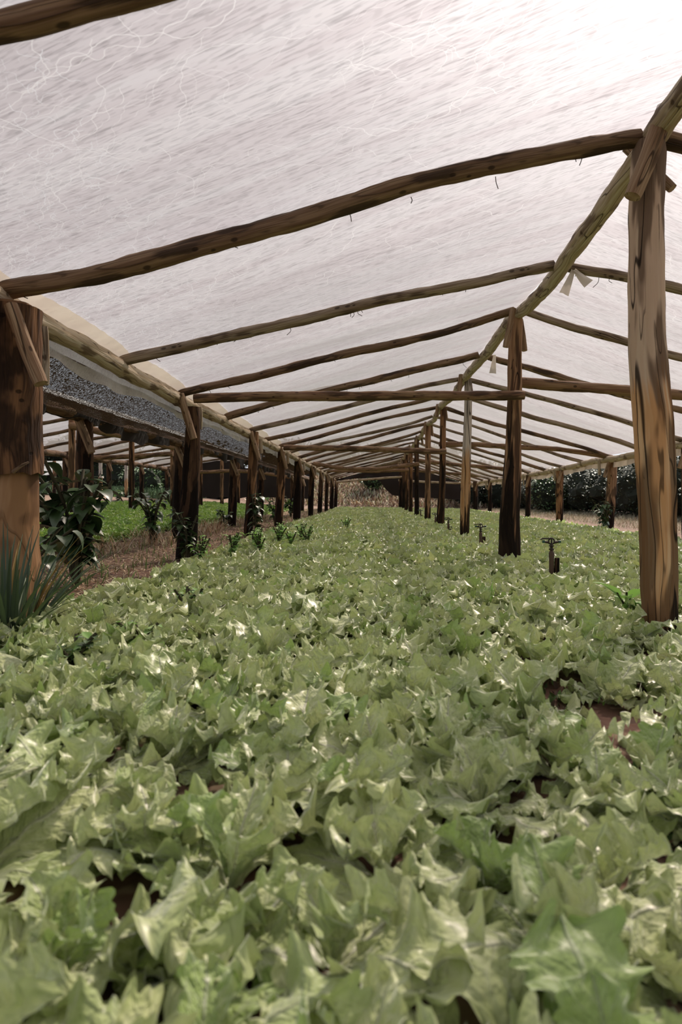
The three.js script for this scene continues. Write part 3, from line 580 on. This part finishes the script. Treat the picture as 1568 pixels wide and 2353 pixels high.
// ---------------------------------------------------------------- sprinklers
const ironMat = new THREE.MeshStandardMaterial({ color: new THREE.Color(.03, .022, .017), roughness: .55, metalness: .4 });
const pipeMat = new THREE.MeshStandardMaterial({ color: new THREE.Color(.07, .04, .025), roughness: .7 });
const capMat = new THREE.MeshStandardMaterial({ color: new THREE.Color(.01, .07, .045), roughness: .45 });
function sprinkler(label, px, D, topPx, turn) {
  const p = at(px, topPx, D), x = p.x, gyy = gy(x, D), t = thing('sprinkler', label, 'sprinkler', [x, gyy, -D], turn, 'sprinklers between the ridge posts'), h = p.y - gyy;
  const lathe = (pts) => new THREE.LatheGeometry(pts.map(([r, y]) => new THREE.Vector2(r, y)), 14);
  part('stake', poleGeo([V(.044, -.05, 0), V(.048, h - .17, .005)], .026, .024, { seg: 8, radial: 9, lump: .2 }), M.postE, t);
  part('riser', lathe([[.0, 0], [.022, 0], [.022, h - .17], [.024, h - .168], [.024, h - .13], [.02, h - .118], [.014, h - .11], [.014, h - .095], [0, h - .095]]), pipeMat, t);
  part('collar', lathe([[0, h - .1], [.022, h - .1], [.024, h - .095], [.022, h - .088], [.012, h - .085], [.014, h - .07], [.024, h - .066], [.024, h - .06], [.011, h - .056], [.011, h - .04], [0, h - .04]]), ironMat, t);
  const bodyParts = [new THREE.TorusGeometry(.026, .007, 6, 14).scale(1, 1, 1).translate(0, h - .022, 0), new THREE.BoxGeometry(.012, .055, .012).translate(0, h - .03, 0), new THREE.CylinderGeometry(.012, .014, .012, 10).translate(0, h + .004, 0)];
  part('body', mergeGeometries(bodyParts), ironMat, t);
  part('arm', mergeGeometries([new THREE.BoxGeometry(.085, .012, .014).translate(-.04, h + .002, 0), new THREE.BoxGeometry(.028, .009, .02).rotateZ(.25).translate(-.085, h - .002, 0)]), ironMat, t);
  for (const s of [-1, 1]) { const n = new THREE.CylinderGeometry(.0085, .013, .05, 10).rotateZ(s * -1.45).translate(s * .045, h - .03, 0); part('nozzle', n, ironMat, t); part('nozzle_cap', new THREE.CylinderGeometry(.013, .013, .02, 10).rotateZ(Math.PI / 2).translate(s * .072, h - .026, 0), capMat, t); }
}
sprinkler('nearest sprinkler, black with green nozzles, between the thick and second ridge posts', 1268, 6.1, 1238, 0);
sprinkler('sprinkler right of the pale-topped third ridge post', 1105, 9.5, 1205, .3);
sprinkler('small sprinkler right of the fourth ridge post', 1031, 13.7, 1190, -.4);
sprinkler('small sprinkler left of the fourth ridge post foot', 1001, 17.4, 1179, .2);
sprinkler('tiny farthest sprinkler left of the fifth ridge post', 967, 21.6, 1171, .5);

// ---------------------------------------------------------------- leafy plants
const bladeGeo = (L, w, bend, fold = .25) => gridGeo(4, 6, (u, v) => { const a = u * 2 - 1, ww = w * .5 * Math.sin(Math.PI * Math.pow(v, .75)) + .0008, t = bend * v; return V(a * ww, L * (Math.sin(t) / (bend || 1e-3)), L * (1 - Math.cos(t)) / (bend || 1e-3) - Math.abs(a) * ww * fold); });
const dkLeaf = [[.022, .05, .014], [.035, .075, .02], [.05, .10, .03]].map((c) => new THREE.MeshPhysicalMaterial({ color: new THREE.Color(...c), roughness: .5, clearcoat: .5, clearcoatRoughness: .3, side: THREE.DoubleSide }));
const greenLeaf = [[.24, .46, .09], [.30, .54, .13]].map((c) => new THREE.MeshPhysicalMaterial({ color: new THREE.Color(...c), roughness: .95, transmission: .45, thickness: 0, clearcoat: .3, clearcoatRoughness: .5, side: THREE.DoubleSide }));
const stemMat = new THREE.MeshStandardMaterial({ color: new THREE.Color(.05, .045, .022), roughness: .9 });
const broad = [0, 1, 2, 3].map((k) => bladeGeo(1, .58 + k * .05, .4 + .3 * k, .3));
// a plant: bending stems with drooping leaves, in world metres
function leafyPlant(name, label, cat, X, D, { h, stems = 3, leaves = 12, size = .16, spread = .2, mats = dkLeaf, droop = 1.0, group, base } = {}) {
  const y0 = base ?? gy(X, D), t = thing(name, label, cat, [X, y0, -D], 0, group);
  for (let s = 0; s < stems; s++) {
    const a = rnd() * 6.28, e = V(Math.cos(a) * spread * rr(.4, 1), h * rr(.7, 1), Math.sin(a) * spread * rr(.4, 1)), mid = V(e.x * .3, e.y * .6, e.z * .3);
    const c = new THREE.CatmullRomCurve3([V(rr(-.02, .02), -.03, rr(-.02, .02)), mid, e]);
    const st = part('stem', new THREE.TubeGeometry(c, 8, .006 + .008 * Math.min(1, h), 5), stemMat, t);
    const n = Math.ceil(leaves / stems);
    for (let i = 0; i < n; i++) {
      const p = c.getPointAt(lerp(.25, 1, (i + rnd() * .8) / n)), o = part('leaf', broad[Math.floor(rnd() * 4)], mats[Math.floor(rnd() * mats.length)], t);
      o.position.copy(p); o.rotation.set(rr(.7, 1.3) + droop * rr(.2, .9), rnd() * 6.28, rr(-.3, .3), 'YXZ'); o.scale.setScalar(size * rr(.65, 1.15));
    }
  }
  return t;
}
leafyPlant('coffee_shrub', 'dark glossy broad-leaved shrub between the massive trunk post and the path', 'shrub', -2.3, 5.3, { h: .98, stems: 11, leaves: 150, size: .2, spread: .6 });
leafyPlant('coffee_shrub', 'low dark broad-leaved shrub at the foot of the massive trunk post', 'shrub', -2.3, 4.5, { h: .5, stems: 7, leaves: 60, size: .17, spread: .38 });
leafyPlant('climber', 'dark leafy climber at the foot of the second left eave post', 'climber', -1.98, 7.35, { h: .6, stems: 6, leaves: 60, size: .13, spread: .26 });
leafyPlant('shrub', 'dark drooping shrub standing in the path gap before the neighbouring crop', 'shrub', -3.15, 9.8, { h: .85, stems: 7, leaves: 80, size: .17, spread: .38 });
leafyPlant('climber', 'thin vine with drooping leaves on the third left eave post', 'climber', -2.0, 11.7, { h: .85, stems: 3, leaves: 44, size: .17, spread: .16 });
leafyPlant('shrub', 'small bush at the third path-side post of the neighbouring shed', 'shrub', -3.3, 15.3, { h: .45, stems: 4, leaves: 30, size: .15, spread: .25 });
leafyPlant('shrub', 'bush seen between the third and fourth left eave posts', 'shrub', -2.75, 19.2, { h: .7, stems: 5, leaves: 50, size: .2, spread: .35, mats: [...dkLeaf, greenLeaf[0]] });
leafyPlant('shrub', 'bush seen between the fourth and fifth left eave posts', 'shrub', -2.75, 23.2, { h: .8, stems: 5, leaves: 50, size: .22, spread: .4, mats: [...dkLeaf, greenLeaf[0]] });
leafyPlant('climber', 'dark ivy-like climber mounded round the lumpy right eave post', 'climber', 5.28, 15.5, { h: .75, stems: 8, leaves: 90, size: .15, spread: .28 });
leafyPlant('shrub', 'bushy shrub with pale glints under the far eave of the neighbouring shed', 'shrub', -8.9, 21.5, { h: 1.3, stems: 8, leaves: 120, size: .2, spread: .5, mats: dkLeaf });
leafyPlant('shrub', 'small sprig of leaves at the first far eave post in view', 'shrub', -10.1, 27.2, { h: .6, stems: 5, leaves: 40, size: .18, spread: .3, mats: [...dkLeaf, greenLeaf[0]] });
// bright weeds among the lettuces
[[-1.72, 6.9, 'small bright green weed right of the second left eave post foot'], [-1.45, 8.6, 'bright green weed at the left edge of the lettuce bed'], [-1.35, 10, 'taller bright weed amid lettuces below the third left eave post'], [-1.1, 10.6, 'bright weed amid lettuces farther from the bed edge'], [-1.55, 7.6, 'leafy weed sprouting between lettuces near the second left eave post'], [-1.05, 8.9, 'slim weed standing above the lettuces in the left bed'], [-1.12, 4.1, 'dark green weed in a gap of the near lettuce bed'], [-1.05, 3.1, 'low dark weed patch in a hollow of the near lettuces'], [-1.2, 2.75, 'second low weed patch in the shaded hollow of near lettuces'], [-1.6, 9.3, 'bright weed beside the taller weed at the bed edge'], [-1.28, 9.4, 'broad bright weed in the weedy patch of the left bed'], [-1.5, 11.2, 'bright weed at the far side of the weedy patch'], [-.95, 10.0, 'bright weed at the right side of the weedy patch'], [-1.3, 7.9, 'bright weed at the near side of the weedy patch'], [-.5, 13.5, 'lone bright weed amid pale lettuces toward the far furrow']].forEach(([x, d, l], i) => leafyPlant('weed', l, 'weed', x, d, { h: i < 6 || i > 8 ? .34 : .2, stems: 7, leaves: 70, size: i < 6 || i > 8 ? .08 : .055, spread: .12, mats: i > 5 && i < 9 ? [greenLeaf[0], dkLeaf[2]] : greenLeaf, droop: .2 }));
leafyPlant('weed', 'big broad-leaved green weed left of the thick post among lettuces', 'weed', 1.62, 4.35, { h: .2, stems: 3, leaves: 9, size: .2, spread: .1, mats: [greenLeaf[0]], droop: -.4 });
// spiky clump
{
  const t = thing('spiky_clump', 'clump of long narrow spiky leaves in front of the massive trunk post', 'plant', [-1.86, gy(-1.9, 3.45), -3.45]);
  const gs = [0, 1, 2, 3].map((k) => bladeGeo(1, .017, .12 + .22 * k, 1.2));
  const ms = [[.07, .11, .06], [.10, .15, .07], [.05, .08, .045]].map((c) => new THREE.MeshPhysicalMaterial({ color: new THREE.Color(...c), roughness: .6, side: THREE.DoubleSide }));
  ms.push(new THREE.MeshStandardMaterial({ color: new THREE.Color(.3, .2, .06), roughness: .8, side: THREE.DoubleSide }));
  for (let i = 0; i < 150; i++) { const o = part('leaf', gs[Math.floor(rnd() * 4)], ms[i % 17 === 5 ? 3 : i % 3], t), a = rnd() * 6.28; o.position.set(Math.cos(a) * .12, 0, Math.sin(a) * .12); o.rotation.set(rr(.0, .7), Math.PI / 2 - a + rr(-.4, .4), 0, 'YXZ'); const s = rr(.34, .66); o.scale.set(.8 + .4 * rnd(), s, s); }
}
// grass stalks that stand above the lettuces
const stalkMat = greenLeaf[0];
for (const [px, py, D, n, l] of [[1128, 1332, 4.7, 5, 'thin grass stalks above the lettuces left of the thick post'], [1395, 1590, 2.6, 2, 'tall thin green stalk in the furrow right of the near bed'], [790, 1345, 5.6, 3, 'few thin grass blades amid lettuces in the middle of the bed'], [1500, 1215, 7.5, 3, 'thin grass blades among lettuces behind the thick post']]) {
  const top = at(px, py, D), y = gy(top.x, D), t = thing('grass_stalks', l, 'grass', [top.x, y, -D]);
  for (let i = 0; i < n; i++) { const o = part('blade', bladeGeo(1, .009, rr(.15, .6), .6), stalkMat, t); o.position.set(rr(-.04, .04), 0, rr(-.03, .03)); o.rotation.set(rr(0, .25), rnd() * 6.28, 0, 'YXZ'); const s = (top.y - y) * (i ? rr(.6, .9) : 1.02); o.scale.set(1, s, s); }
}

// ---------------------------------------------------------------- straw, dry grass and soil litter
const straw = bladeGeo(1, .05, .5, .3), strawMat = new THREE.MeshStandardMaterial({ color: 0xffffff, roughness: 1, side: THREE.DoubleSide });
function scatter(name, label, cat, n, place, flat, geo = straw, mat = strawMat, cols = [[.52, .42, .27], [.40, .28, .16], [.6, .52, .38], [.24, .13, .07]]) {
  const im = new THREE.InstancedMesh(geo, mat, n), c = new THREE.Color();
  for (let i = 0; i < n; i++) { const [x, d, s, y = 0] = place(i); eul.set(flat ? rr(1.1, 1.6) : rr(-.1, .8), rnd() * 6.28, 0, 'YXZ'); im.setMatrixAt(i, new THREE.Matrix4().compose(V(x, gy(x, d) + y, -d), qq.setFromEuler(eul), V(s, s, s))); const k = cols[Math.floor(rnd() * cols.length)], b = rr(.75, 1.15); c.setRGB(k[0] * b, k[1] * b, k[2] * b); im.setColorAt(i, c); }
  im.name = numbered(name); scene.add(tag(im, label, cat, null, 'stuff'));
}
scatter('straw_litter', 'dry straw and dead leaves littering the path between both sheds', 'straw', 26000, () => { const d = 3.6 + 34 * Math.pow(rnd(), 1.7); return [rr(-3.7, -1.85), d, rr(.06, .18), .005]; }, true);
scatter('dry_grass', 'dry tan grass on the strip between right eave and hedge', 'grass', 16000, () => { const d = rr(13, 42); return [rr(6.6, 10.5) , d, rr(.06, .2)]; }, false, straw, strawMat, [[.47, .41, .29], [.36, .30, .19], [.54, .49, .38], [.3, .32, .18]]);
scatter('dry_grass', 'dry pale brush covering the bank beyond the far end', 'grass', 16000, () => [rr(-8, 9), rr(43.6, 55), rr(.12, .5)], false, bladeGeo(1, .16, .7, .3), strawMat, [[.5, .42, .29], [.34, .23, .15], [.62, .56, .42], [.14, .08, .055], [.3, .33, .17], [.4, .27, .2]]);
scatter('furrow_weeds_and_shade', 'tiny weeds in the furrow between the lettuce beds, with dark litter standing in for its shade', 'weeds', 2600, () => { const d = .9 + 12 * Math.pow(rnd(), 1.5); return [furrowX(d) + rr(-.1, .1), d, rr(.02, .05), 0]; }, false, bladeGeo(1, .45, .6, .3), strawMat, [[.10, .17, .05], [.06, .1, .03], [.09, .05, .03], [.05, .03, .02]]);  // small weeds, plus dark litter scattered to deepen the furrow shade
scatter('straw_tufts', 'tufts of tall dry straw beside the neighbouring crop', 'straw', 900, () => { const c = Math.floor(rnd() * 9), x = -3.2 + .35 * Math.sin(c * 2.4), d = 8.2 + c * 1.3; return [x + rr(-.25, .25), d + rr(-.3, .3), rr(.15, .34), 0]; }, false, bladeGeo(1, .035, .8, .3));
scatter('path_grass', 'sparse green grass sprouting on the path between the sheds', 'grass', 2500, () => { const d = 5 + 30 * Math.pow(rnd(), 1.5); return [rr(-3.8, -1.9), d, rr(.05, .14), 0]; }, false, bladeGeo(1, .1, .6, .3), strawMat, [[.16, .24, .07], [.12, .18, .05], [.3, .28, .12]]);
scatter('soil_clods', 'clods of red brown soil along the left edge of the lettuce bed', 'soil', 1800, () => [-1.9 + rr(-.1, .1), rr(14, 40), rr(.02, .06)], true, new THREE.DodecahedronGeometry(1, 0).scale(1, .6, .8), strawMat, [[.12, .055, .035], [.17, .085, .05]]);
scatter('green_strip', 'tall blue green crop strip beyond the neighbouring shed', 'crop', 14000, () => [rr(-22, -11.2), rr(36, 46), rr(.35, .7)], false, bladeGeo(1, .07, .4, .3), strawMat, [[.09, .15, .07], [.13, .2, .1], [.07, .11, .06]]);

// ---------------------------------------------------------------- hedge and trees
const tuft = bladeGeo(1, .55, .6, .3);
const foliageMat = new THREE.MeshPhysicalMaterial({ color: 0xffffff, roughness: .7, clearcoat: .3, clearcoatRoughness: .35, side: THREE.DoubleSide });
function bush(name, label, cat, blobs, nLeaf, size, cols, group, trunk) {
  const [x0, , d0] = blobs[0], y0 = gy(x0, d0), t = thing(name, label, cat, [x0, y0, -d0], 0, group);
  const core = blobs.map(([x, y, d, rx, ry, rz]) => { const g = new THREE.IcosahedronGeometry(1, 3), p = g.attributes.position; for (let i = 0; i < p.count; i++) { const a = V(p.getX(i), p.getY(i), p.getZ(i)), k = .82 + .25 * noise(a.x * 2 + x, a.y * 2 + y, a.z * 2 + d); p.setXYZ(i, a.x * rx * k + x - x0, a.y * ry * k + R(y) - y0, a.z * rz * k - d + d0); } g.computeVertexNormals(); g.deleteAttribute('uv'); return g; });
  part('dark_core', mergeGeometries(core), new THREE.MeshStandardMaterial({ color: new THREE.Color(.012, .015, .008), roughness: 1 }), t);  // solid near-black blob, painted in place of the shade inside the bush
  if (trunk) part('trunk', poleGeo([V(0, -.1, 0), V(.1, R(blobs[0][1]) - y0, 0)], trunk, trunk * .7, { seg: 8, radial: 8 }), M.postE, t);
  const im = new THREE.InstancedMesh(tuft, foliageMat, nLeaf), c = new THREE.Color(), vol = blobs.map((b) => b[3] * b[4] + b[4] * b[5]), tot = vol.reduce((a, b) => a + b, 0);
  for (let i = 0; i < nLeaf; i++) {
    let k = 0, q = rnd() * tot; while (q > vol[k] && k < blobs.length - 1) q -= vol[k++];
    const [x, y, d, rx, ry, rz] = blobs[k], n = V(rr(-1, 1), rr(-1, 1), rr(-1, 1)); if (n.lengthSq() > 1 || n.lengthSq() < .01) { i--; continue; } n.normalize();
    const e = rr(.86, 1.08), px = n.x * rx * e + x - x0, py = Math.max(R(y) + n.y * ry * e - y0, gy(x, d) - y0 + .03), pz = n.z * rz * e - d + d0;
    eul.set(rr(.3, 1.9), Math.atan2(n.x, n.z) + rr(-1, 1), rr(-.4, .4), 'YXZ'); const s = size * rr(.6, 1.2);
    im.setMatrixAt(i, new THREE.Matrix4().compose(V(px, py, pz), qq.setFromEuler(eul), V(s, s, s))); const a = cols[Math.floor(rnd() * cols.length)], b = rr(.7, 1.2); c.setRGB(a[0] * b, a[1] * b, a[2] * b); im.setColorAt(i, c);
  }
  im.name = 'foliage'; im.userData.kind = 'stuff'; t.add(im);
}
const DG = [[.018, .034, .012], [.03, .05, .02], [.022, .045, .02], [.05, .07, .03]], LG = [[.09, .16, .06], [.14, .22, .09], [.06, .12, .04]];
{
  // the hedge: overlapping shrubs along a line that closes in on the shed
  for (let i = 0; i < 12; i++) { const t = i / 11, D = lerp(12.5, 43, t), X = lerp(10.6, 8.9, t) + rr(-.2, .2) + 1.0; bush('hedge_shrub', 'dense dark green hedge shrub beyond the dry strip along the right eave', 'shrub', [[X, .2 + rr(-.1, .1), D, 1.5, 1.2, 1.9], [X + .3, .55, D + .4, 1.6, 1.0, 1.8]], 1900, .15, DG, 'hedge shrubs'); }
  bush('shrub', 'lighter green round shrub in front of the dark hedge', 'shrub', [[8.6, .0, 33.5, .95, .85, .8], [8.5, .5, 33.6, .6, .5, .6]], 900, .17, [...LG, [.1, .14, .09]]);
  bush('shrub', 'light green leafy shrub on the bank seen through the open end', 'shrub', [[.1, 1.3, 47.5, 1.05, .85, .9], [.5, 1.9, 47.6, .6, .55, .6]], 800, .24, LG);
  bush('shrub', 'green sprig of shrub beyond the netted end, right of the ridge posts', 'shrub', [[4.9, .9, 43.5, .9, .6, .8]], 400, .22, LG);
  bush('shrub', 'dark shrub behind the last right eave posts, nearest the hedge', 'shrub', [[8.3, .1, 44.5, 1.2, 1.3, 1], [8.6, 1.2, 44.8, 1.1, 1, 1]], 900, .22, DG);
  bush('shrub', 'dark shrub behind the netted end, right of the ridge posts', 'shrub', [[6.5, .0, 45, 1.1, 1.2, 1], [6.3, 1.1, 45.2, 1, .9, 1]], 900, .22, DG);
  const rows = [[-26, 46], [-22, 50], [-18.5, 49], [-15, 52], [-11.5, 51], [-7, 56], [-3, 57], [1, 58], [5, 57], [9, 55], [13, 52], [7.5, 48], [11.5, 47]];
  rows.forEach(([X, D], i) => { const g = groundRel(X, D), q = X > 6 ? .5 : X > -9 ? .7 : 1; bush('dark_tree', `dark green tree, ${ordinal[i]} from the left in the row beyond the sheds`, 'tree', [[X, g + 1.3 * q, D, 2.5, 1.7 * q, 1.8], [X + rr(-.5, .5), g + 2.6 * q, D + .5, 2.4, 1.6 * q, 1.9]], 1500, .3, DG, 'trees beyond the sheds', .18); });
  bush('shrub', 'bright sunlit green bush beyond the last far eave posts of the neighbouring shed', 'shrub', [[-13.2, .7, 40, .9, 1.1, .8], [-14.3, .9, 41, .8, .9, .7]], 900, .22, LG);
}

scene.traverse((o) => { if (o.isMesh) { o.castShadow = true; o.receiveShadow = true; } delete o.userData.top; delete o.userData.foot; });
renderer.render(scene, camera);
